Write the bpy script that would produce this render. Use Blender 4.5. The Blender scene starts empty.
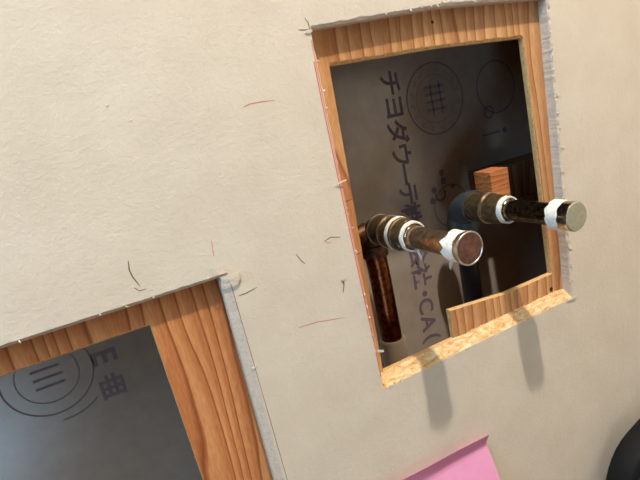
import bpy, bmesh, math, random
from mathutils import Vector, Matrix, noise
from mathutils.geometry import tessellate_polygon

random.seed(7)
S = bpy.context.scene
C = S.collection
H = 1.25                                   # height of the lens above the floor; z below is relative to it

# ------------------------------------------------------------------ camera
cd = bpy.data.cameras.new('camera'); cam = bpy.data.objects.new('camera', cd); C.objects.link(cam)
cd.sensor_width = 36.0; cd.lens = 485 / 640 * 36; cd.clip_start = 0.01
R_ = Vector((0.8791, -0.4306, -0.2044)); U_ = Vector((0.2863, 0.1342, 0.9487)); F_ = Vector((0.3811, 0.8925, -0.2412))
m3 = Matrix((R_, U_, -F_)).transposed().to_4x4()
m3.translation = (0, -0.30, H)
cam.matrix_world = m3
S.camera = cam

# ------------------------------------------------------------------ light
w = bpy.data.worlds.new('world'); S.world = w; w.use_nodes = True
w.node_tree.nodes['Background'].inputs[0].default_value = (1.0, 0.87, 0.73, 1)
w.node_tree.nodes['Background'].inputs[1].default_value = 0.045

def light(name, kind, loc, power, col, **kw):
    d = bpy.data.lights.new(name, kind); d.energy = power; d.color = col
    for k, v in kw.items(): setattr(d, k, v)
    o = bpy.data.objects.new(name, d); C.objects.link(o); o.location = loc
    return o

# bulb of the ceiling lamp just in front of the wall
light('ceiling_lamp_bulb', 'POINT', (0.21, -0.585, H + 1.22), 75, (1.0, 0.925, 0.81), shadow_soft_size=0.025)
# daylight through the doorway low to the left behind the camera
wl = light('doorway_daylight', 'AREA', (-0.72, -1.60, H - 0.96), 3.6, (0.50, 0.76, 1.0), shape='RECTANGLE', size=0.34, size_y=0.34)
wl.rotation_euler = (Vector((-0.05, 0.1, H - 0.2)) - wl.location).to_track_quat('-Z', 'Y').to_euler()

# daylight from a window in the side wall on the left
ww = light('side_window_daylight', 'AREA', (-0.70, -0.30, H + 0.45), 8, (0.42, 0.73, 1.0), shape='RECTANGLE', size=0.3, size_y=0.7)
ww.rotation_euler = (Vector((0.5, -0.10, H + 0.1)) - ww.location).to_track_quat('-Z', 'Y').to_euler()

vs = S.view_settings
vs.view_transform = 'Standard'; vs.look = 'None'; vs.gamma = 1; vs.exposure = 0; vs.use_curve_mapping = False

# ------------------------------------------------------------------ materials
def lin(r, g, b):
    f = lambda c: (c / 255 / 12.92) if c / 255 <= 0.04045 else ((c / 255 + 0.055) / 1.055) ** 2.4
    return (f(r), f(g), f(b), 1)

class Mat:
    def __init__(s, name, rough=0.6, metal=0.0, spec=0.5):
        s.m = bpy.data.materials.new(name); s.m.use_nodes = True
        s.n = s.m.node_tree.nodes; s.l = s.m.node_tree.links
        s.b = s.n['Principled BSDF']
        s.b.inputs['Roughness'].default_value = rough; s.b.inputs['Metallic'].default_value = metal
        s.b.inputs['Specular IOR Level'].default_value = spec
        tc = s.n.new('ShaderNodeNewGeometry'); s.pos = tc.outputs['Position']
    def col(s, c): s.b.inputs['Base Color'].default_value = c; return s
    def map(s, scale, rot=(0, 0, 0)):
        k = s.n.new('ShaderNodeMapping'); k.inputs['Scale'].default_value = scale; k.inputs['Rotation'].default_value = rot
        s.l.new(s.pos, k.inputs['Vector']); return k.outputs[0]
    def noise(s, vec, scale, detail=4, rough=0.5, dist=0.0):
        k = s.n.new('ShaderNodeTexNoise'); s.l.new(vec, k.inputs['Vector'])
        k.inputs['Scale'].default_value = scale; k.inputs['Detail'].default_value = detail
        k.inputs['Roughness'].default_value = rough; k.inputs['Distortion'].default_value = dist
        return k.outputs['Fac']
    def ramp(s, fac, stops):
        k = s.n.new('ShaderNodeValToRGB'); s.l.new(fac, k.inputs[0]); e = k.color_ramp.elements
        while len(e) < len(stops): e.new(0.5)
        for el, (p, c) in zip(e, stops): el.position = p; el.color = c
        return k.outputs[0]
    def mix(s, a, b, fac, mode='MIX'):
        k = s.n.new('ShaderNodeMix'); k.data_type = 'RGBA'; k.blend_type = mode
        for i, v in ((0, fac), (6, a), (7, b)):
            if hasattr(v, 'links'): s.l.new(v, k.inputs[i])
            else: k.inputs[i].default_value = v
        return k.outputs[2]
    def base(s, o): s.l.new(o, s.b.inputs['Base Color']); return s
    def bump(s, fac, strength=0.3, dist=0.001):
        k = s.n.new('ShaderNodeBump'); k.inputs['Strength'].default_value = strength; k.inputs['Distance'].default_value = dist
        prev = s.b.inputs['Normal'].links
        if prev: s.l.new(prev[0].from_socket, k.inputs['Normal'])
        s.l.new(fac, k.inputs['Height']); s.l.new(k.outputs[0], s.b.inputs['Normal']); return s

M = {}
# plaster-skimmed paper face of the wall
a = Mat('wall_plaster_paper', 0.85, spec=0.2)
v = a.map((1, 1, 1))
fib = a.noise(a.map((420, 420, 420), (0, 0.5, 0)), 1.0, 3, 0.6, 0.8)
blot = a.noise(v, 26, 4, 0.55)
c = a.ramp(blot, [(0.3, lin(220, 206, 188)), (0.55, lin(225, 212, 194)), (0.75, lin(229, 217, 200))])
c = a.mix(c, lin(200, 182, 152), a.ramp(a.noise(a.map((1, 1, 1)), 300, 2, 0.5), [(0.66, (0, 0, 0, 1)), (0.80, (0.5, 0.5, 0.5, 1))]))
a.base(c); a.bump(fib, 0.34, 0.0008); a.bump(a.noise(v, 230, 3, 0.5), 0.26, 0.0010)
M['paper'] = a.m
# raw gypsum core
a = Mat('gypsum_core', 0.9, spec=0.15); v = a.map((1, 1, 1))
a.base(a.ramp(a.noise(v, 420, 4, 0.65), [(0.3, lin(212, 194, 176)), (0.6, lin(226, 208, 189)), (0.8, lin(236, 220, 202))]))
a.bump(a.noise(v, 700, 4, 0.6), 0.6, 0.001); M['gypsum'] = a.m
# raw splintered bottom edge dusted with sawdust
a = Mat('sawdust_ledge', 0.9, spec=0.15); v = a.map((1, 1, 1.0))
a.base(a.ramp(a.noise(a.map((.45, 1, 1)), 230, 5, 0.7, 0.6), [(0.30, lin(196, 132, 76)), (0.45, lin(222, 176, 120)), (0.56, lin(234, 206, 162)), (0.75, lin(242, 226, 198))]))
a.bump(a.noise(v, 600, 4, 0.6), 0.7, 0.0012); M['ledge'] = a.m

def wood(name, dark, mid, light_, along='z', scale=34, seed=0.0, rough=0.6, dist=15.0, lo_=.25):
    a = Mat(name, rough, spec=0.3)
    k = a.n.new('ShaderNodeMapping'); k.inputs['Location'].default_value = (seed, seed * .37, seed * .71)
    if along == 'x': k.inputs['Rotation'].default_value = (0, math.pi / 2, 0)
    a.l.new(a.pos, k.inputs['Vector'])
    k2 = a.n.new('ShaderNodeMapping'); k2.inputs['Scale'].default_value = (1, 1, 0.16); a.l.new(k.outputs[0], k2.inputs['Vector']); v = k2.outputs[0]
    wv = a.n.new('ShaderNodeTexWave'); wv.wave_type = 'BANDS'; wv.bands_direction = 'X'; wv.wave_profile = 'SAW'
    wv.inputs['Scale'].default_value = scale; wv.inputs['Distortion'].default_value = dist; wv.inputs['Detail'].default_value = 1.5; wv.inputs['Detail Scale'].default_value = 0.9
    a.l.new(v, wv.inputs['Vector']); band = wv.outputs['Fac']
    fine = a.noise(v, 700, 3, 0.6); broad = a.noise(v, 40, 2, 0.5)
    c = a.ramp(band, [(0.0, light_), (lo_, light_), (0.60, mid), (0.80, mid), (0.93, dark), (1.0, mid)])
    c = a.mix(c, a.ramp(broad, [(0.3, (0.80, 0.72, 0.66, 1)), (0.6, (1, 1, 1, 1))]), 0.8, 'MULTIPLY')
    c = a.mix(c, a.ramp(fine, [(0.3, (0.74, 0.68, 0.62, 1)), (0.65, (1, 1, 1, 1))]), 0.75, 'MULTIPLY')
    a.base(c); a.bump(fine, 0.18, 0.0005); a.bump(band, 0.10, 0.0006)
    return a.m
M['ply'] = wood('plywood_face', lin(178, 114, 68), lin(210, 150, 100), lin(228, 178, 126), 'z', 30)
M['ply_red'] = wood('plywood_face_reddish', lin(158, 88, 48), lin(212, 136, 84), lin(230, 162, 106), 'z', 30)
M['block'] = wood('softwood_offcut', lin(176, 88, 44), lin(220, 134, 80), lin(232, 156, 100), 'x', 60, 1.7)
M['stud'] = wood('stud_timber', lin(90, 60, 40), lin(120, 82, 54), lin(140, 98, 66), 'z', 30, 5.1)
a = Mat('plywood_edge', 0.8, spec=0.2)
vv = a.map((300, 1100, 300))
a.base(a.ramp(a.noise(vv, 1.0, 3, 0.6), [(0.25, lin(186, 138, 90)), (0.5, lin(220, 174, 118)), (0.7, lin(236, 198, 146))]))
M['ply_edge'] = a.m
# reverse side of the far plasterboard
a = Mat('board_reverse', 0.27, spec=1.0); v = a.map((1, 1, 1))
a.base(a.ramp(a.noise(v, 60, 4, 0.6), [(0.3, lin(172, 158, 144)), (0.7, lin(184, 170, 156))]))
a.bump(a.noise(v, 350, 3), 0.05, 0.0006); M['board'] = a.m
M['ink'] = Mat('violet_ink', 0.6).col(lin(120, 105, 118)).m
M['ink_pale'] = Mat('faded_violet_ink', 0.6).col(lin(146, 132, 138)).m

def metal(name, c0, c1, rough, metallic=1.0, sc=260):
    a = Mat(name, rough, metallic); v = a.map((1, 1, 1))
    a.base(a.ramp(a.noise(v, sc, 4, 0.65), [(0.35, c0), (0.65, c1)])); a.bump(a.noise(v, sc * 2, 3), 0.08, 0.0005); return a.m
M['copper'] = metal('aged_copper', lin(84, 42, 24), lin(150, 84, 50), 0.32)
M['copper_dark'] = metal('tarnished_copper', lin(72, 46, 30), lin(120, 82, 56), 0.5, 0.8)
M['brass'] = metal('tarnished_brass', lin(92, 72, 48), lin(136, 112, 80), 0.46, 0.75)
M['nipple'] = metal('worn_brass_nipple', lin(150, 122, 96), lin(204, 174, 144), 0.22, 0.9)
M['chrome_dark'] = metal('dull_steel_nipple', lin(70, 64, 54), lin(150, 140, 120), 0.20)
M['chrome'] = metal('bright_chrome', lin(150, 146, 136), lin(206, 202, 192), 0.16)
M['rim'] = metal('bright_rim', lin(190, 182, 166), lin(226, 218, 204), 0.35)
M['cap_face'] = metal('brown_plug_face', lin(92, 58, 48), lin(128, 88, 74), 0.42, 0.35)
M['cap_steel'] = metal('satin_plug_face', lin(168, 162, 138), lin(180, 174, 150), 0.40, 0.25)
a = Mat('sealing_tape_white', 0.6); v = a.map((1, 1, 1))
a.base(a.ramp(a.noise(v, 500, 3), [(0.3, lin(222, 214, 200)), (0.7, lin(244, 240, 232))])); a.bump(a.noise(v, 900, 3), 0.4, 0.0005); M['tape'] = a.m
M['blue'] = Mat('blue_grey_pvc', 0.5).col(lin(60, 66, 69)).m
M['black_pipe'] = Mat('black_pvc', 0.4).col(lin(28, 30, 33)).m
M['foam'] = Mat('white_foam', 0.8).col(lin(240, 230, 216)).m
a = Mat('pink_paper', 0.75, spec=0.2); v = a.map((1, 1, 1))
a.base(a.ramp(a.noise(v, 120, 3), [(0.3, lin(244, 164, 202)), (0.7, lin(248, 170, 208))])); tr = a.n.new('ShaderNodeBsdfTranslucent'); tr.inputs['Color'].default_value = lin(240, 120, 175)
mx = a.n.new('ShaderNodeMixShader'); mx.inputs[0].default_value = 0.12
a.l.new(a.b.outputs[0], mx.inputs[1]); a.l.new(tr.outputs[0], mx.inputs[2]); a.l.new(mx.outputs[0], a.n['Material Output'].inputs['Surface'])
M['pink'] = a.m
a = Mat('black_plastic', 0.45); v = a.map((1, 1, 1))
a.base(a.ramp(a.noise(v, 90, 3), [(0.3, lin(20, 22, 21)), (0.7, lin(34, 36, 34))])); a.bump(a.noise(v, 500, 2), 0.2, 0.0005); M['black'] = a.m
M['rubber'] = Mat('black_rubber', 0.7, spec=0.3).col(lin(14, 13, 13)).m
M['pencil'] = Mat('pencil_line', 0.8, spec=0.2).col(lin(118, 102, 86)).m
M['red_pencil'] = Mat('red_pencil_line', 0.8, spec=0.2).col(lin(214, 128, 104)).m
M['pink_edge'] = Mat('pink_pencil_line', 0.8, spec=0.2).col(lin(226, 160, 142)).m
M['chip'] = Mat('scuff_chip', 0.9, spec=0.1).col(lin(224, 214, 196)).m
M['dust'] = Mat('sawdust_crumb', 0.9, spec=0.1).col(lin(232, 196, 140)).m
M['white'] = Mat('ceiling_grey', 0.8, spec=0.2).col(lin(128, 120, 110)).m
M['hole'] = Mat('screw_hole_dark', 0.9, spec=0.1).col(lin(72, 44, 26)).m
a = Mat('floor_board', 0.6); v = a.map((1, 1, 1))
a.base(a.ramp(a.noise(v, 12, 4), [(0.3, lin(150, 128, 104)), (0.7, lin(172, 150, 124))])); M['floor'] = a.m

# ------------------------------------------------------------------ mesh helpers
def link(name, verts, faces, mats, parent=None, idx=None, smooth=None, loc=None):
    """verts are in the lens-relative world frame; the object's origin goes to loc (or its parent's)"""
    o0 = Vector(loc) if loc else Vector((0, 0, 0))
    base = o0; q = parent
    if parent: base = Vector((0, 0, 0))
    while q: base = base + Vector(q.location); q = q.parent
    off = Vector((0, 0, H)) - base
    me = bpy.data.meshes.new(name)
    me.from_pydata([tuple(Vector(p) + off) for p in verts], [], faces)
    for m in (mats if isinstance(mats, (list, tuple)) else [mats]): me.materials.append(m)
    if idx: me.polygons.foreach_set('material_index', idx)
    bm = bmesh.new(); bm.from_mesh(me); bmesh.ops.recalc_face_normals(bm, faces=bm.faces); bm.to_mesh(me); bm.free()
    if smooth is not None:
        me.polygons.foreach_set('use_smooth', [True] * len(me.polygons)); me.set_sharp_from_angle(angle=math.radians(smooth))
    me.update()
    o = bpy.data.objects.new(name, me); C.objects.link(o)
    if parent: o.parent = parent
    elif loc: o.location = loc
    return o

def tag(o, label=None, cat=None, group=None, kind=None):
    for k, v in (('label', label), ('category', cat), ('group', group), ('kind', kind)):
        if v: o[k] = v
    return o

def empty(name, loc):
    o = bpy.data.objects.new(name, None); C.objects.link(o); o.location = (loc[0], loc[1], loc[2] + H); o.empty_display_size = .02; return o

def sweep(path, radii, n=28, caps=True, wob=0.0):
    P = [Vector(p) for p in path]; V = []; F = []
    t0 = None; u = None
    for i, p in enumerate(P):
        t = None
        for a_, b_ in ((i - 1, i + 1), (i, i + 1), (i - 1, i)):
            a_ = max(0, a_); b_ = min(len(P) - 1, b_)
            d = P[b_] - P[a_]
            if d.length > 1e-9: t = d.normalized(); break
        if t is None: t = t0
        if u is None:
            u = t.orthogonal().normalized()
        else:
            u = (u - t * u.dot(t)).normalized()
        t0 = t; b = t.cross(u)
        for k in range(n):
            an = 2 * math.pi * k / n
            r = radii[i] * (1 + wob * noise.noise(Vector((math.cos(an) * 2, math.sin(an) * 2, i * .7))))
            V.append(p + (u * math.cos(an) + b * math.sin(an)) * r)
    for i in range(len(P) - 1):
        for k in range(n):
            F.append((i * n + k, i * n + (k + 1) % n, (i + 1) * n + (k + 1) % n, (i + 1) * n + k))
    if caps:
        F.append(tuple(range(n))); F.append(tuple((len(P) - 1) * n + k for k in range(n)))
    return V, F

def lathe_y(cx, cz, prof, n=36):
    V = []; F = []; m = len(prof)
    for y, r in prof:
        for k in range(n): V.append((cx + r * math.cos(2 * math.pi * k / n), y, cz + r * math.sin(2 * math.pi * k / n)))
    for i in range(m - 1):
        for k in range(n): F.append((i * n + k, i * n + (k + 1) % n, (i + 1) * n + (k + 1) % n, (i + 1) * n + k))
    F += [tuple(range(n)), tuple((m - 1) * n + k for k in range(n))]
    return V, F

def box(x0, x1, y0, y1, z0, z1, bev=0.0):
    bm = bmesh.new(); bmesh.ops.create_cube(bm, size=1)
    for v in bm.verts: v.co = Vector(((x0 + x1) / 2 + v.co.x * (x1 - x0), (y0 + y1) / 2 + v.co.y * (y1 - y0), (z0 + z1) / 2 + v.co.z * (z1 - z0)))
    if bev: bmesh.ops.bevel(bm, geom=bm.edges[:], offset=bev, segments=2, affect='EDGES', profile=0.6)
    V = [v.co.copy() for v in bm.verts]; bm.verts.index_update(); F = [tuple(v.index for v in f.verts) for f in bm.faces]; bm.free()
    return V, F

def n1(t, s): return noise.noise(Vector((t, s, 0.3)))

def resample(corners, step):
    """closed polygon -> list of (point, outward normal (away from the hole), edge index, t)"""
    out = []; N = len(corners)
    cx = sum(p[0] for p in corners) / N; cz = sum(p[1] for p in corners) / N
    for i in range(N):
        a, b = Vector(corners[i]), Vector(corners[(i + 1) % N]); d = b - a; k = max(1, int(d.length / step)); nn = Vector((d.y, -d.x)).normalized()
        if nn.dot((a + b) / 2 - Vector((cx, cz))) < 0: nn = -nn
        for j in range(k): out.append((a + d * (j / k), nn, i, j / k))
    return out

def plate(outer, rings_list, ys_list, y0, y1, mats, idxf):
    """sheet from y0 (front) to y1 with holes; each hole is a list of rings of equal length, first at the front, last at the back"""
    V = []; F = []; I = []
    def add(ring, y): s = len(V); V.extend([(p[0], y, p[1]) for p in ring]); return s
    for y, which in ((y0, 0), (y1, -1)):
        polys = [outer] + [r[which] for r in rings_list]
        s = len(V)
        for p in polys: add(p, y)
        for t in tessellate_polygon([[Vector((q[0], q[1], 0)) for q in p] for p in polys]):
            F.append(tuple(s + q for q in t)); I.append(0)
    a0 = add(outer, y0); a1 = add(outer, y1); n = len(outer)
    for k in range(n): F.append((a0 + k, a0 + (k + 1) % n, a1 + (k + 1) % n, a1 + k)); I.append(1)
    for hi, (rings, ys) in enumerate(zip(rings_list, ys_list)):
        st = [add(r, y) for r, y in zip(rings, ys)]; n = len(rings[0])
        for ri in range(len(rings) - 1):
            for k in range(n):
                F.append((st[ri] + k, st[ri] + (k + 1) % n, st[ri + 1] + (k + 1) % n, st[ri + 1] + k)); I.append(idxf(hi, ri, k))
    return V, F, I

# ------------------------------------------------------------------ the wall: plasterboard with two cut openings
TB = 0.0095                                # plasterboard thickness
up = [(0.1531, 0.0548), (0.262, 0.0582), (0.3704, 0.0548), (0.3695, -0.2108), (0.262, -0.2100), (0.1547, -0.2105)]
lo = [(-0.22, -0.0835), (0.0548, -0.0850), (0.0556, -0.36), (-0.22, -0.36)]
outer = [(-1.3, 1.35), (1.5, 1.35), (1.5, -1.25), (-1.3, -1.25)]
def wall_rings(corners, edges_amp, cham, ledge=None, seed=0.):
    rs = resample(corners, 0.0016); r0 = []; r1 = []; r2 = []; r3 = []; nE = len(corners)
    for i, (p, nn, e, t) in enumerate(rs):
        am = edges_amp[e]
        big = max(0, n1(i * .31, seed + 1) - .05) * 1.5; fine = n1(i * .9, seed + 2)
        ch = cham[e]; pv = Vector((0, 0))
        if t == 0: pv = rs[i - 1][1] * cham[rs[i - 1][2]]      # corner: move along both edges
        r0.append(p + nn * (ch + am * (0.5 + 0.9 * big + .35 * fine)) + pv)
        r1.append(p + nn * (ch * .9 + am * (0.28 + 0.6 * big + .25 * fine)) + pv * .9)
        r2.append(p + nn * am * (.12 * fine))
        q = p + nn * 0.0003 * fine
        if ledge and e in ledge: q = p - nn * (0.0070 + .0012 * n1(i * .2, seed + 5) + .0006 * fine)
        r3.append(q)
    return rs, [r0, r1, r2, r3]
rsU, rU = wall_rings(up, [.0010, .0010, .0026, .0026, .0026, .0010], [.0014, .0014, 0, 0, 0, 0], (3, 4), 1.)
rsL, rL = wall_rings(lo, [.0005, .0006, .001, .001], [.0022, .0052, 0, 0], None, 9.)
def idxf(h, ri, k):
    if h == 0 and rsU[k][2] in (3, 4): return 2 if ri > 0 else 1
    return 1
ys = [0.0, 0.0002, 0.0011, TB]; ysL = [0.0, 0.0004, 0.0030, TB]
V, F, I = plate(outer, [rU, rL], [ys, ysL], 0.0, TB, None, idxf)
wall = link('wall_front', V, F, [M['paper'], M['gypsum'], M['ledge']], idx=I)
tag(wall, 'beige skim-plastered plasterboard wall with two rough cut openings', kind='structure')
V, F = box(-1.3, 1.5, -2.4, 0.0, -1.28, -1.25)
tag(link('floor', V, F, M['floor']), 'plain tan floor below the wall', kind='structure')

V, F = box(-1.3, 1.5, -2.4, TB, 1.35, 1.38)
tag(link('ceiling', V, F, M['white']), 'plain pale ceiling above the wall', kind='structure')
V, F = box(0.95, 0.98, -2.4, -.0002, -1.25, 1.35)
tag(link('wall_right', V, F, M['paper']), 'beige plaster side wall to the right', kind='structure')
# torn paper fibres along the cut edges: uncountable
def fibres(rings, rs, edges, dens, lmin, lmax, name, mat, parent, seed):
    rnd = random.Random(seed); V = []; F = []
    for i, (p, nn, e, t) in enumerate(rs):
        if e not in edges or rnd.random() > dens: continue
        q = rings[1][i]; L = rnd.uniform(lmin, lmax); wd = rnd.uniform(.00025, .0008)
        tg = Vector((-nn.y, nn.x)); d = (-nn * rnd.uniform(.1, .9) + tg * rnd.uniform(-1, 1)).normalized(); s = Vector((-d.y, d.x)) * wd
        if rnd.random() < .4: d = -d
        b = len(V); k = rnd.uniform(-.6, .6)
        for j in range(4):
            f = j / 3; c = q + d * L * f + Vector((-d.y, d.x)) * L * k * f * f; y = -.0002 - .0009 * math.sin(f * 2.2) * rnd.uniform(.3, 1.2)
            wv = 1 - .75 * f
            V += [(c.x - s.x * wv, y, c.y - s.y * wv), (c.x + s.x * wv, y - .0001, c.y + s.y * wv)]
            V += [(c.x - s.x * wv, y + .00025, c.y - s.y * wv), (c.x + s.x * wv, y + .00015, c.y + s.y * wv)]
        for j in range(3):
            o = b + j * 4; n = o + 4
            F += [(o, o + 1, n + 1, n), (o + 2, n + 2, n + 3, o + 3), (o, n, n + 2, o + 2), (o + 1, o + 3, n + 3, n + 1)]
        F += [(b, b + 2, b + 3, b + 1), (b + 12, b + 13, b + 15, b + 14)]
    return tag(link(name, V, F, mat, parent), 'torn paper fibres on the cut edge', kind='stuff')
fibres(rU, rsU, (2,), .30, .0014, .0052, 'torn_paper_fibres', M['chip'], wall, 3)
fibres(rU, rsU, (0, 1, 5, 3, 4), .07, .0010, .0030, 'torn_paper_fibres', M['chip'], wall, 4)
fibres(rL, rsL, (0, 1), .04, .0010, .0026, 'torn_paper_fibres', M['chip'], wall, 5)
# crumbs of sawdust on the sill of the upper opening
V = []; F = []
for i in range(420):
    x = random.uniform(.157, .367); y = random.uniform(-.0006, .009)
    z = -.2112 + .0075 * max(0, y) / .0095 + random.uniform(-.0004, .0008); r = random.uniform(.0002, .0008) * (2.0 if random.random() < .08 else 1)
    if y < .0003: z -= random.random() ** 2 * .003
    b = len(V); ax = [Vector((random.uniform(-1, 1), random.uniform(-1, 1), random.uniform(-1, 1))).normalized() * r * random.uniform(.6, 1.5) for _ in range(5)]
    V += [Vector((x, y, z)) + a_ for a_ in ax]; F += [(b, b + 1, b + 2), (b, b + 2, b + 3), (b, b + 3, b + 1), (b + 4, b + 1, b + 2), (b + 4, b + 2, b + 3), (b + 4, b + 3, b + 1)]
tag(link('sawdust', V, F, M['dust'], wall), 'pale sawdust crumbs on the sill', kind='stuff')

# ------------------------------------------------------------------ plywood sheet behind the plasterboard
P0 = TB + .0002; P1 = P0 + .0050
pu = [(0.1667, 0.0315), (0.262, 0.0312), (0.3500, 0.0277), (0.3545, -0.090), (0.3571, -0.1850), (0.300, -0.1845), (0.2350, -0.1775), (0.2353, -0.2040), (0.1622, -0.2040)]
pl = [(-0.20, -0.1015), (0.0067, -0.1025), (0.0115, -0.34), (-0.20, -0.34)]
def ply_rings(corners, seed, cham):
    rs = resample(corners, 0.0022); r0 = []; r1 = []; r2 = []
    for i, (p, nn, e, t) in enumerate(rs):
        f = n1(i * .55, seed); c_ = cham.get(e, .0004)
        r0.append(p + nn * (c_ * (1 + .5 * f))); r1.append(p + nn * .0003 * f); r2.append(p)
    return rs, [r0, r1, r2]
rp1, q1 = ply_rings(pu, 4., {0: .0022, 1: .0022}); rp2, q2 = ply_rings(pl, 6., {0: .0012})
yp = [P0, P0 + .0012, P1]
XS = .1035                                 # joint between the two sheets, hidden behind the plasterboard
V, F, I = plate([(XS + .0005, 0.95), (1.2, 0.95), (1.2, -0.95), (XS + .0005, -0.95)], [q1], [yp], P0, P1, None, lambda h, r, k: 1)
ply = link('plywood_sheet', V, F, [M['ply'], M['ply_edge']], idx=I)
tag(ply, 'tan plywood sheet framing the upper opening around the two pipes', 'plywood', 'plywood sheets behind the wall')
V, F, I = plate([(-1.0, 0.95), (XS - .0005, 0.95), (XS - .0005, -0.95), (-1.0, -0.95)], [q2], [yp], P0, P1, None, lambda h, r, k: 1)
tag(link('plywood_sheet', V, F, [M['ply_red'], M['ply_edge']], idx=I), 'reddish plywood sheet framing the lower left opening', 'plywood', 'plywood sheets behind the wall')

def disc(cx, cz, y, r, n=12):
    return [(cx + r * math.cos(2 * math.pi * k / n), y, cz + r * math.sin(2 * math.pi * k / n)) for k in range(n)] + [(cx + r * .8 * math.cos(2 * math.pi * k / n), y - .0003, cz + r * .8 * math.sin(2 * math.pi * k / n)) for k in range(n)], \
        [tuple(range(n)), tuple(range(n, 2 * n))] + [(k, (k + 1) % n, n + (k + 1) % n, n + k) for k in range(n)]

# ------------------------------------------------------------------ cavity: far board, plus unseen studs and rails added to stop light leaking in
YB = 0.100
V, F = box(-1.0, 1.2, YB, YB + .0095, -.95, .95)
back = tag(link('wall_back', V, F, M['board']), 'grey reverse of the far plasterboard with violet print, seen inside the openings', kind='structure')
for i, (x0, x1) in enumerate(((0.455, .49), (-.60, -.565))):
    V, F = box(x0, x1, P1 + .0003, YB - .0003, -.90, .90, .001)
    tag(link('trim_%d' % (i + 1), V, F, M['stud']), 'unseen upright timber stud added to stop light leaking into the cavity', kind='structure')
for i, (z0, z1) in enumerate(((.90, .935), (-.935, -.90))):
    V, F = box(-.95, 1.15, P1 + .0003, YB - .0003, z0, z1, .001)
    tag(link('trim_%d' % (i + 3), V, F, M['stud']), 'unseen horizontal timber rail added to stop light leaking into the cavity', kind='structure')

# print on the far board
def glyph(ch, x, z, size, mat=None, rot=-90, sx=1.0):
    cu = bpy.data.curves.new('glyph', 'FONT'); cu.body = ch; cu.size = size; cu.align_x = 'CENTER'; cu.align_y = 'CENTER'; cu.resolution_u = 3; cu.offset = .0006
    o = bpy.data.objects.new('glyph', cu); C.objects.link(o); bpy.context.view_layer.update()
    me = bpy.data.meshes.new_from_object(o.evaluated_get(bpy.context.evaluated_depsgraph_get())); bpy.data.objects.remove(o)
    cx = [v.co.x for v in me.vertices]; cy = [v.co.y for v in me.vertices]
    mx = (min(cx) + max(cx)) / 2; my = (min(cy) + max(cy)) / 2; r = math.radians(rot)
    for v in me.vertices:
        a_ = (v.co.x - mx) * sx; b_ = v.co.y - my
        v.co = (x + a_ * math.cos(r) - b_ * math.sin(r), YB - .00012, z + H + a_ * math.sin(r) + b_ * math.cos(r))
    me.materials.clear(); me.materials.append(mat or M['ink']); me.name = 'printed_character'
    g = bpy.data.objects.new('printed_character', me); C.objects.link(g); g.parent = back
    return g
for ch, z in zip('チヨダウーテ株式会社・', (.0165, -.0060, -.0295, -.0520, -.0715, -.0915, -.1130, -.1345, -.1560, -.1785, -.1990)):
    glyph(ch, .2750, z, .0250)
for ch, z in zip('CA(', (-.2125, -.2320, -.2500)): glyph(ch, .2740, z, .0255)
glyph('E', -.0300, -.1440, .0250, M['ink_pale']); glyph('曲', -.0310, -.1690, .0210, M['ink_pale'], 0)

def ring(cx, cz, r, w_, mat, a0=0, a1=360, name='printed_ring'):
    n = max(8, int(abs(a1 - a0) / 6)); V = []; F = []
    for k in range(n + 1):
        an = math.radians(a0 + (a1 - a0) * k / n)
        for rr in (r - w_ / 2, r + w_ / 2): V.append((cx + rr * math.cos(an), YB - .00012, cz + rr * math.sin(an)))
    for k in range(n): F.append((2 * k, 2 * k + 1, 2 * k + 3, 2 * k + 2))
    return link(name, V, F, mat, back)
def bar(x0, x1, z0, z1, mat, name='printed_bar'):
    return link(name, [(x0, YB - .00012, z0), (x1, YB - .00012, z0), (x1, YB - .00012, z1), (x0, YB - .00012, z1)], [(0, 1, 2, 3)], mat, back)
# large round stamp in the upper opening
ring(.325, -.0065, .0345, .0012, M['ink']); ring(.325, -.0065, .0235, .0008, M['ink_pale'])
for k, dz in enumerate((.012, .005, -.002, -.010)): bar(.325 - .012, .325 + .012, -.0065 + dz - .0012, -.0065 + dz + .0012, M['ink_pale'])
bar(.3195, .3215, -.022, .010, M['ink_pale']); bar(.3305, .3325, -.022, .010, M['ink_pale'])
for k in range(16):
    an = math.radians(k * 22.5 + 8); ring(.325 + .029 * math.cos(an), -.0065 + .029 * math.sin(an), .0020, .0011, M['ink_pale'], k * 40, k * 40 + 230, 'printed_stamp_letter')
# second stamp with a fan of dots above it
ring(.326, -.1165, .0220, .0012, M['ink'], 20, 330); ring(.314, -.1020, .0060, .0022, M['ink'], 150, 400)
for x, z, r in ((.3190, -.0800, .0030), (.3200, -.0885, .0034), (.3065, -.0955, .0030), (.3030, -.1060, .0030), (.331, -.097, .0025)):
    ring(x, z, r * .55, r * 1.1, M['ink'], name='printed_dot')
# third stamp in the dark corner
ring(.4060, -.0080, .0265, .0013, M['ink']); bar(.380, .404, -.0555, -.0535, M['ink']); ring(.411, -.0545, .0016, .0030, M['ink'], name='printed_dot')
ring(.392, -.032, .006, .0015, M['ink'])
# stamp in the lower opening
ring(-.0705, -.1430, .0315, .0012, M['ink_pale']); ring(-.0705, -.1430, .0215, .0008, M['ink_pale']); ring(-.066, -.147, .0345, .0012, M['ink_pale'], 262, 310)
for k, dz in enumerate((.006, -.001, -.008)): bar(-.0705 - .010, -.0705 + .010, -.143 + dz - .0010, -.143 + dz + .0010, M['ink_pale'])

# ------------------------------------------------------------------ offcut of timber beside the right pipe
t = empty('timber_batten', (.39, .075, -.118))
tag(t, 'sawn orange timber batten behind the right-hand pipe', 'timber')
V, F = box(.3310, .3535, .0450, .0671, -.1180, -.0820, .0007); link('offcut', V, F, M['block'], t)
V, F = box(.3530, .4540, .0671, YB - .0003, -.1230, -.0870, .0007); link('batten', V, F, M['stud'], t)

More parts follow.
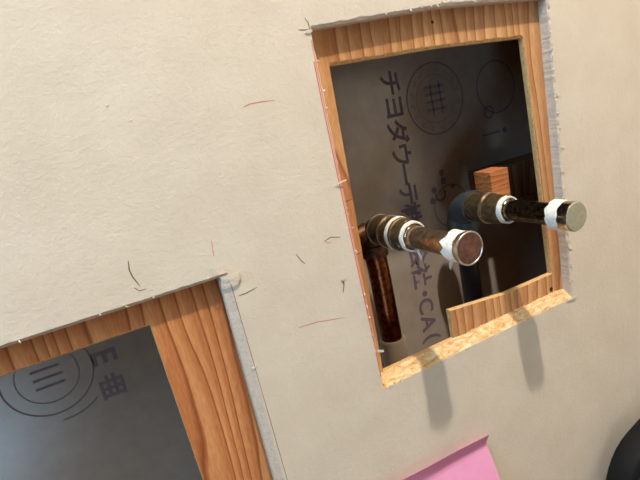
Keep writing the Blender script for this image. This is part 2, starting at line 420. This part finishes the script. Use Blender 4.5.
# ------------------------------------------------------------------ the two water pipes
def arc_elbow(cx, yc, cz, R, r, bulge):
    """from the horizontal run (towards -y) down to the vertical run"""
    pts = [(cx, yc - R - .004, cz)]; rr = [r * bulge]
    for k in range(11):
        an = math.pi / 2 * k / 10
        pts.append((cx, yc - R + R * math.sin(an), cz - R + R * math.cos(an))); rr.append(r * (1.0 if 0 < k < 10 else bulge))
    pts.append((cx, yc, cz - R - .010)); rr.append(r * bulge)
    return sweep(pts, rr, 28)

def tape_sleeve(cx, cz, y0, y1, r, seed, parent, amp=.0014, tail=None):
    n = 40; V = []; F = []
    prof = ((0, r - .0012), (0, r), (.35, r + .0005), (.7, r + .0002), (1, r + .0006), (1, r - .0012))
    for j, (f, rr) in enumerate(prof):
        for k in range(n):
            an = 2 * math.pi * k / n; e0 = y0 + amp * noise.noise(Vector((math.cos(an) * 2.2, math.sin(an) * 2.2, seed))); e1 = y1 + amp * noise.noise(Vector((math.cos(an) * 3, math.sin(an) * 3, seed + 7)))
            rn = rr + .00035 * noise.noise(Vector((math.cos(an) * 4, math.sin(an) * 4, seed + j)))
            V.append((cx + rn * math.cos(an), e0 + (e1 - e0) * f, cz + rn * math.sin(an)))
    for j in range(len(prof) - 1):
        for k in range(n): F.append((j * n + k, j * n + (k + 1) % n, (j + 1) * n + (k + 1) % n, (j + 1) * n + k))
    for k in range(n): F.append((k, (k + 1) % n, (len(prof) - 1) * n + (k + 1) % n, (len(prof) - 1) * n + k))
    s = link('sealing_tape', V, F, M['tape'], parent, smooth=50)
    if tail:
        V = []; F = []; m = len(tail)
        for i, (x, y, z, wd) in enumerate(tail):
            for dx, dy in ((-wd, 0), (wd, -wd * .5), (wd, -wd * .5 + .0004), (-wd, .0004)): V.append((x + dx, y + dy, z))
        for i in range(m - 1):
            for k in range(4): F.append((i * 4 + k, i * 4 + (k + 1) % 4, i * 4 + 4 + (k + 1) % 4, i * 4 + 4 + k))
        F += [(0, 1, 2, 3), tuple(m * 4 - 4 + k for k in range(4))]
        link('tape_tail', V, F, M['tape'], s, smooth=60)
    return s

def helix_rings(cx, cz, y0, y1, n, r, parent, mat):
    for k in range(n):
        y = y0 + (y1 - y0) * k / max(1, n - 1)
        V, F = sweep([(cx + r * math.cos(2 * math.pi * q / 30), y + .0012 * q / 30, cz + r * math.sin(2 * math.pi * q / 30)) for q in range(31)], [.00055] * 31, 6)
        link('thread_ring', V, F, mat, parent, smooth=60)

# left: copper riser, brass socket, capped nipple
LX, LZ = .2031, -.1007
t = empty('water_pipe', (LX, .06, -.24))
tag(t, 'copper water pipe with brown-faced end cap wrapped in white tape, left of the two', 'pipe', 'capped water pipes')
V, F = arc_elbow(LX, .061, LZ, .016, .0108, 1.10); link('elbow', V, F, M['copper_dark'], t, smooth=35)
V, F = sweep([(LX, .061, LZ - .022), (LX + .0008, .061, -.150), (LX + .0015, .0615, -.210)], [.0096] * 3, 28)
riser = link('riser_pipe', V, F, M['copper'], t, smooth=35)
V, F = sweep([(LX + .0015, .0615, -.2085), (LX + .0015, .0615, -.2100), (LX + .002, .062, -.30)], [.0112, .0122, .0122], 24, wob=.04)
link('insulation_sleeve', V, F, M['foam'], t, smooth=35)
V, F = sweep([(LX - .006, .058, LZ - .002), (LX - .018, .058, LZ - .0035), (LX - .026, .058, LZ - .005), (LX - .048, .058, LZ - .006)], [.0085, .0068, .0062, .0062], 20)
link('side_stub', V, F, M['copper_dark'], t, smooth=35)
V, F = lathe_y(LX, LZ, [(.046, .0118), (.0445, .0128), (.031, .0128), (.030, .0134), (.028, .0134), (.0270, .0126), (.0150, .0126), (.0140, .0134), (.0118, .0134), (.011, .0124), (.0, .0122), (-.001, .0112)])
so = link('socket', V, F, M['brass'], t, smooth=35)
for yy, r in ((.0445, .0128), (.0288, .0135)):
    V, F = lathe_y(LX, LZ, [(yy + .0008, r - .0004), (yy + .0006, r + .0003), (yy - .0006, r + .0003), (yy - .0008, r - .0004)]); link('seam_ring', V, F, M['rim'], so, smooth=35)
tape_sleeve(LX, LZ, .0135, .0175, .0133, 1., t, .0010)
tape_sleeve(LX, LZ, -.0035, .0030, .0116, 2., t, .0016, [(LX + .0005, -.0030, LZ - .0105, .0012), (LX + .0012, -.0040, LZ - .0135, .0010), (LX + .0022, -.0042, LZ - .0165, .0008), (LX + .0026, -.0040, LZ - .0195, .0004)])
V, F = lathe_y(LX, LZ, [(.001, .0090), (-.003, .0090), (-.0035, .0086), (-.048, .0086)]); link('nipple', V, F, M['nipple'], t, smooth=35)
tape_sleeve(LX, LZ, -.0575, -.0475, .0104, 3., t, .0045, [(LX - .0040, -.0480, LZ - .0090, .0014), (LX - .0042, -.0470, LZ - .0120, .0012), (LX - .0038, -.0455, LZ - .0145, .0008), (LX - .0034, -.0445, LZ - .0170, .0003)])
V, F = lathe_y(LX, LZ, [(-.0460, .0090), (-.0560, .0100), (-.0600, .0115), (-.0624, .0115), (-.0627, .0112), (-.0627, .0105), (-.0622, .0102)])
cp = link('end_cap', V, F, M['rim'], t, smooth=35)
V, F = lathe_y(LX, LZ, [(-.0617, .0103), (-.0623, .0103), (-.0625, .0100), (-.0626, .0050)]); link('cap_face', V, F, M['cap_face'], cp, smooth=20)

# right: blue-grey plastic elbow, black riser, brass socket, steel nipple and plug
RX, RZ = .3007, -.1062
t = empty('water_pipe', (RX, .055, -.26))
tag(t, 'blue-grey plastic pipe elbow with brass socket and satin steel end plug, right of the two', 'pipe', 'capped water pipes')
V, F = arc_elbow(RX, .0565, RZ, .015, .0136, 1.07); link('elbow', V, F, M['blue'], t, smooth=35)
V, F = sweep([(RX, .0565, RZ - .024), (RX, .0565, -.27)], [.0092] * 2, 28); link('riser_pipe', V, F, M['black_pipe'], t, smooth=35)
V, F = lathe_y(RX, RZ, [(.0430, .0128), (.0410, .0140), (.0395, .0140), (.0385, .0130), (.0210, .0130), (.0200, .0137), (.0175, .0137), (.0165, .0127), (.0010, .0122), (.0, .0108)])
so = link('socket', V, F, M['brass'], t, smooth=35)
for yy, r in ((.0402, .0140), (.0188, .0137)):
    V, F = lathe_y(RX, RZ, [(yy + .0007, r - .0004), (yy + .0005, r + .0003), (yy - .0005, r + .0003), (yy - .0007, r - .0004)]); link('seam_ring', V, F, M['rim'], so, smooth=35)
tape_sleeve(RX, RZ, -.0040, .0015, .0112, 4., t, .0014)
V, F = lathe_y(RX, RZ, [(.001, .0092), (-.004, .0092), (-.0045, .0088), (-.050, .0088)]); link('nipple', V, F, M['chrome_dark'], t, smooth=35)
tape_sleeve(RX, RZ, -.0570, -.0475, .0112, 5., t, .0022)
V, F = lathe_y(RX, RZ, [(-.0480, .0088), (-.0485, .0106), (-.0635, .0112), (-.0648, .0111), (-.0654, .0106)])
cp = link('end_cap', V, F, M['chrome'], t, smooth=35)
V, F = lathe_y(RX, RZ, [(-.0648, .0109), (-.0653, .0108), (-.0657, .0103), (-.0658, .0050)]); link('cap_face', V, F, M['cap_steel'], cp, smooth=20)

# ------------------------------------------------------------------ pink paper note stuck to the wall
rows = [(0.0, -.0068), (-.003, -.0053), (-.0065, -.0034), (-.010, -.0016), (-.0125, -.0012), (-.016, -.0026), (-.025, -.0065), (-.040, -.0120), (-.058, -.0175), (-.075, -.0215)]
V = []; F = []; nx = 12; ro = math.radians(-3.0)
for th in (0, .00018):
    for dz, y in rows:
        for i in range(nx + 1):
            u = -.125 + .125 * i / nx
            dzz = dz * (1 + .8 * (1 - i / nx)) if dz > -.0126 else dz - .0100 * (1 - i / nx) * (1 if dz > -.02 else .8)
            x = .2440 + u * math.cos(ro) - dzz * math.sin(ro) - dzz * .045; z = -.2950 + u * math.sin(ro) + dzz * math.cos(ro)
            V.append((x, y + th + (.0003 * math.sin(i * .9)), z))
nr = len(rows); W_ = nx + 1; o2 = nr * W_
for j in range(nr - 1):
    for i in range(nx):
        q = (j * W_ + i, j * W_ + i + 1, (j + 1) * W_ + i + 1, (j + 1) * W_ + i); F.append(q); F.append(tuple(reversed([k + o2 for k in q])))
edge = [i for i in range(W_)] + [j * W_ + nx for j in range(1, nr)] + [(nr - 1) * W_ + i for i in range(nx - 1, -1, -1)] + [j * W_ for j in range(nr - 2, 0, -1)]
for k in range(len(edge)): a_, b_ = edge[k], edge[(k + 1) % len(edge)]; F.append((a_, b_, b_ + o2, a_ + o2))
tag(link('sticky_note', V, F, M['pink'], smooth=60, loc=(.18, -.001, H - .35)), 'pink sticky note with a creased top stuck on the wall below the pipes', 'note')

# ------------------------------------------------------------------ black rounded case at the lower right
t = empty('black_case', (.405, -.03, -.46))
tag(t, 'black rounded plastic case jutting in at the lower right corner', 'case')
def rounded_slab(cx, cz, hw, hh, rad, y0, y1, bev, rot):
    pts = []
    for qx, qz, a0 in ((1, 1, 0), (-1, 1, 90), (-1, -1, 180), (1, -1, 270)):
        for k in range(9):
            an = math.radians(a0 + k * 11.25); pts.append(((hw - rad) * qx + rad * math.cos(an), (hh - rad) * qz + rad * math.sin(an)))
    V = []; F = []; prof = [(y1, bev), (y1 - bev * .3, bev * .3), (y1 - bev, 0), (y0 + bev, 0), (y0 + bev * .6, bev * .15), (y0 + bev * .2, bev * .5), (y0, bev)]
    n = len(pts); c_, s_ = math.cos(rot), math.sin(rot)
    for y, ins in prof:
        for a_, b_ in pts:
            f1 = 1 - ins / hw; f2 = 1 - ins / hh; a2, b2 = a_ * f1, b_ * f2; V.append((cx + a2 * c_ - b2 * s_, y, cz + a2 * s_ + b2 * c_))
    for j in range(len(prof) - 1):
        for k in range(n): F.append((j * n + k, j * n + (k + 1) % n, (j + 1) * n + (k + 1) % n, (j + 1) * n + k))
    F += [tuple(range(n)), tuple((len(prof) - 1) * n + k for k in range(n))]
    return V, F
CX, CZ = .4440, -.4360
V, F = rounded_slab(CX, CZ, .066, .066, .056, -.040, -.012, .006, .3); link('shell', V, F, M['rubber'], t, smooth=40)
V, F = rounded_slab(CX, CZ, .058, .058, .050, -.0425, -.036, .003, .3); link('lid', V, F, M['black'], t, smooth=40)
V, F = box(CX - .02, CX + .02, -.0125, -.0002, CZ - .02, CZ + .02, .001); link('mount', V, F, M['rubber'], t)

# ------------------------------------------------------------------ marks on the wall face
def ribbon(pts, wd, name, mat, y=-.00008, parent=wall, taper=True):
    P = [Vector(p) for p in pts]; Q = []
    for i in range(len(P) - 1):
        for k in range(6): Q.append(P[i].lerp(P[i + 1], k / 6))
    Q.append(P[-1]); V = []; F = []; n = len(Q)
    for i, p in enumerate(Q):
        d = (Q[min(n - 1, i + 1)] - Q[max(0, i - 1)]).normalized(); s = Vector((-d.y, d.x)) * wd * (1 - .6 * abs(2 * i / (n - 1) - 1) ** 3 if taper else 1) * (1 + .3 * n1(i * .6, wd * 1e4))
        V += [(p.x - s.x, y, p.y - s.y), (p.x + s.x, y, p.y + s.y)]
    for i in range(n - 1): F.append((2 * i, 2 * i + 1, 2 * i + 3, 2 * i + 2))
    return link(name, V, F, mat, parent)
ribbon([(.0962, .0152), (.1005, .0164), (.1064, .0165), (.1179, .0158)], .00028, 'red_pencil_mark', M['red_pencil'])
ribbon([(.0060, -.0570), (.0050, -.0625), (.0056, -.0670), (.0080, -.0740)], .00035, 'pencil_mark', M['pencil'])
ribbon([(.0045, -.0735), (.0070, -.0765), (.0110, -.0765)], .00022, 'pencil_mark', M['pencil'])
ribbon([(.1310, -.0830), (.1365, -.0815), (.1440, -.0838)], .00028, 'pencil_mark', M['pencil'])
ribbon([(.1310, -.0832), (.1335, -.0850), (.1360, -.0852)], .00022, 'red_pencil_mark', M['red_pencil'])
ribbon([(.1085, -.0850), (.1110, -.0905), (.1135, -.0940)], .00030, 'pencil_mark', M['pencil'])
ribbon([(.1385, -.1140), (.1392, -.1180), (.1370, -.1240)], .00040, 'pencil_mark', M['pencil'])
ribbon([(.0980, -.1365), (.1130, -.1378), (.1345, -.1425)], .00026, 'red_pencil_mark', M['red_pencil'])
ribbon([(.0630, -.1000), (.0690, -.0998), (.0765, -.0985)], .00030, 'pencil_mark', M['pencil'])
ribbon([(.0560, -.0590), (.0550, -.0660), (.0548, -.0700)], .00022, 'red_pencil_mark', M['red_pencil'])
ribbon([(.1440, .0553), (.1490, .0547), (.1530, .0549)], .00035, 'pencil_mark', M['pencil'])
ribbon([(.1522, .0545), (.1519, .0590), (.1500, .0620)], .00030, 'pencil_mark', M['pencil'])
ribbon([(.1505, .0350), (.1505, .0100), (.1512, -.0400), (.1522, -.1000), (.1538, -.1750), (.1540, -.2000)], .00040, 'red_pencil_line', M['red_pencil'], taper=False)
ribbon([(.1518, .0480), (.1518, .0100), (.1525, -.0400), (.1534, -.1000), (.1548, -.1750)], .00055, 'pink_pencil_line', M['pink_edge'], y=-.00006, taper=False)
ribbon([(.0605, -.0905), (.0612, -.1300), (.0625, -.2000), (.0635, -.2600)], .00018, 'pencil_line', M['pencil'], taper=False)

# curled torn paper flaps
def curl(pts, wd, name='paper_flap'):
    n = len(pts); V = []; F = []
    for x, y, z in pts:
        for a_, b_ in ((-1, 0), (1, 0), (1, 1), (-1, 1)): V.append((x, y - b_ * .0003, z + a_ * wd))
    for i in range(n - 1):
        for k in range(4): F.append((i * 4 + k, i * 4 + (k + 1) % 4, i * 4 + 4 + (k + 1) % 4, i * 4 + 4 + k))
    F += [(0, 1, 2, 3), tuple(n * 4 - 4 + k for k in range(4))]
    return link(name, V, F, M['chip'], wall, smooth=60)
curl([(.0550, -.0003, -.0850), (.0580, -.0024, -.0850), (.0620, -.0040, -.0850), (.0655, -.0040, -.0846), (.0685, -.0022, -.0842)], .0013)
curl([(.0500, -.0004, -.0770), (.0515, -.0026, -.0772), (.0530, -.0034, -.0780), (.0545, -.0022, -.0800), (.0552, -.0003, -.0825)], .0006)
curl([(.1480, -.0004, -.0470), (.1510, -.0014, -.0462), (.1540, -.0018, -.0455), (.1570, -.0008, -.0455)], .0005)
curl([(.1375, -.0003, -.1140), (.1390, -.0014, -.1135), (.1405, -.0010, -.1125)], .0007)
curl([(.1550, -.0004, -.1780), (.1575, -.0016, -.1790), (.1600, -.0010, -.1800)], .0010)
curl([(.1480, -.0003, .0535), (.1510, -.0012, .0540), (.1535, -.0006, .0535)], .0006)
curl([(.3620, -.0003, -.2122), (.3670, -.0010, -.2120), (.3710, -.0014, -.2116), (.3745, -.0008, -.2112)], .0008)
for x, z, r in ((.375, -.27, .0006), (.362, -.264, .0006), (.290, -.285, .0008), (.333, -.318, .0009), (.306, -.262, .0005), (.07, -.118, .0006), (.085, -.13, .0005), (.405, -.23, .0006), (.40, -.05, .0006), (.02, .03, .0008), (.03, .02, .0006)):
    V, F = disc(x, z, -.00005, r, 9); link('plaster_chip', V, F, M['chip'], wall)
V, F = disc(.3545, -.2000, P0 - .00005, .0022); link('screw_hole', V, F, M['hole'], ply)
V, F = disc(.2590, .0500, P0 - .00005, .0012); link('screw_hole', V, F, M['hole'], ply)

# short splits across the narrow strip of plywood left of the upper opening
for z in (-.0620, -.1030):
    ribbon([(.1555, z), (.1590, z - .0002), (.1640, z + .0002)], .00022, 'split', M['hole'], y=P0 - .00006, parent=ply)
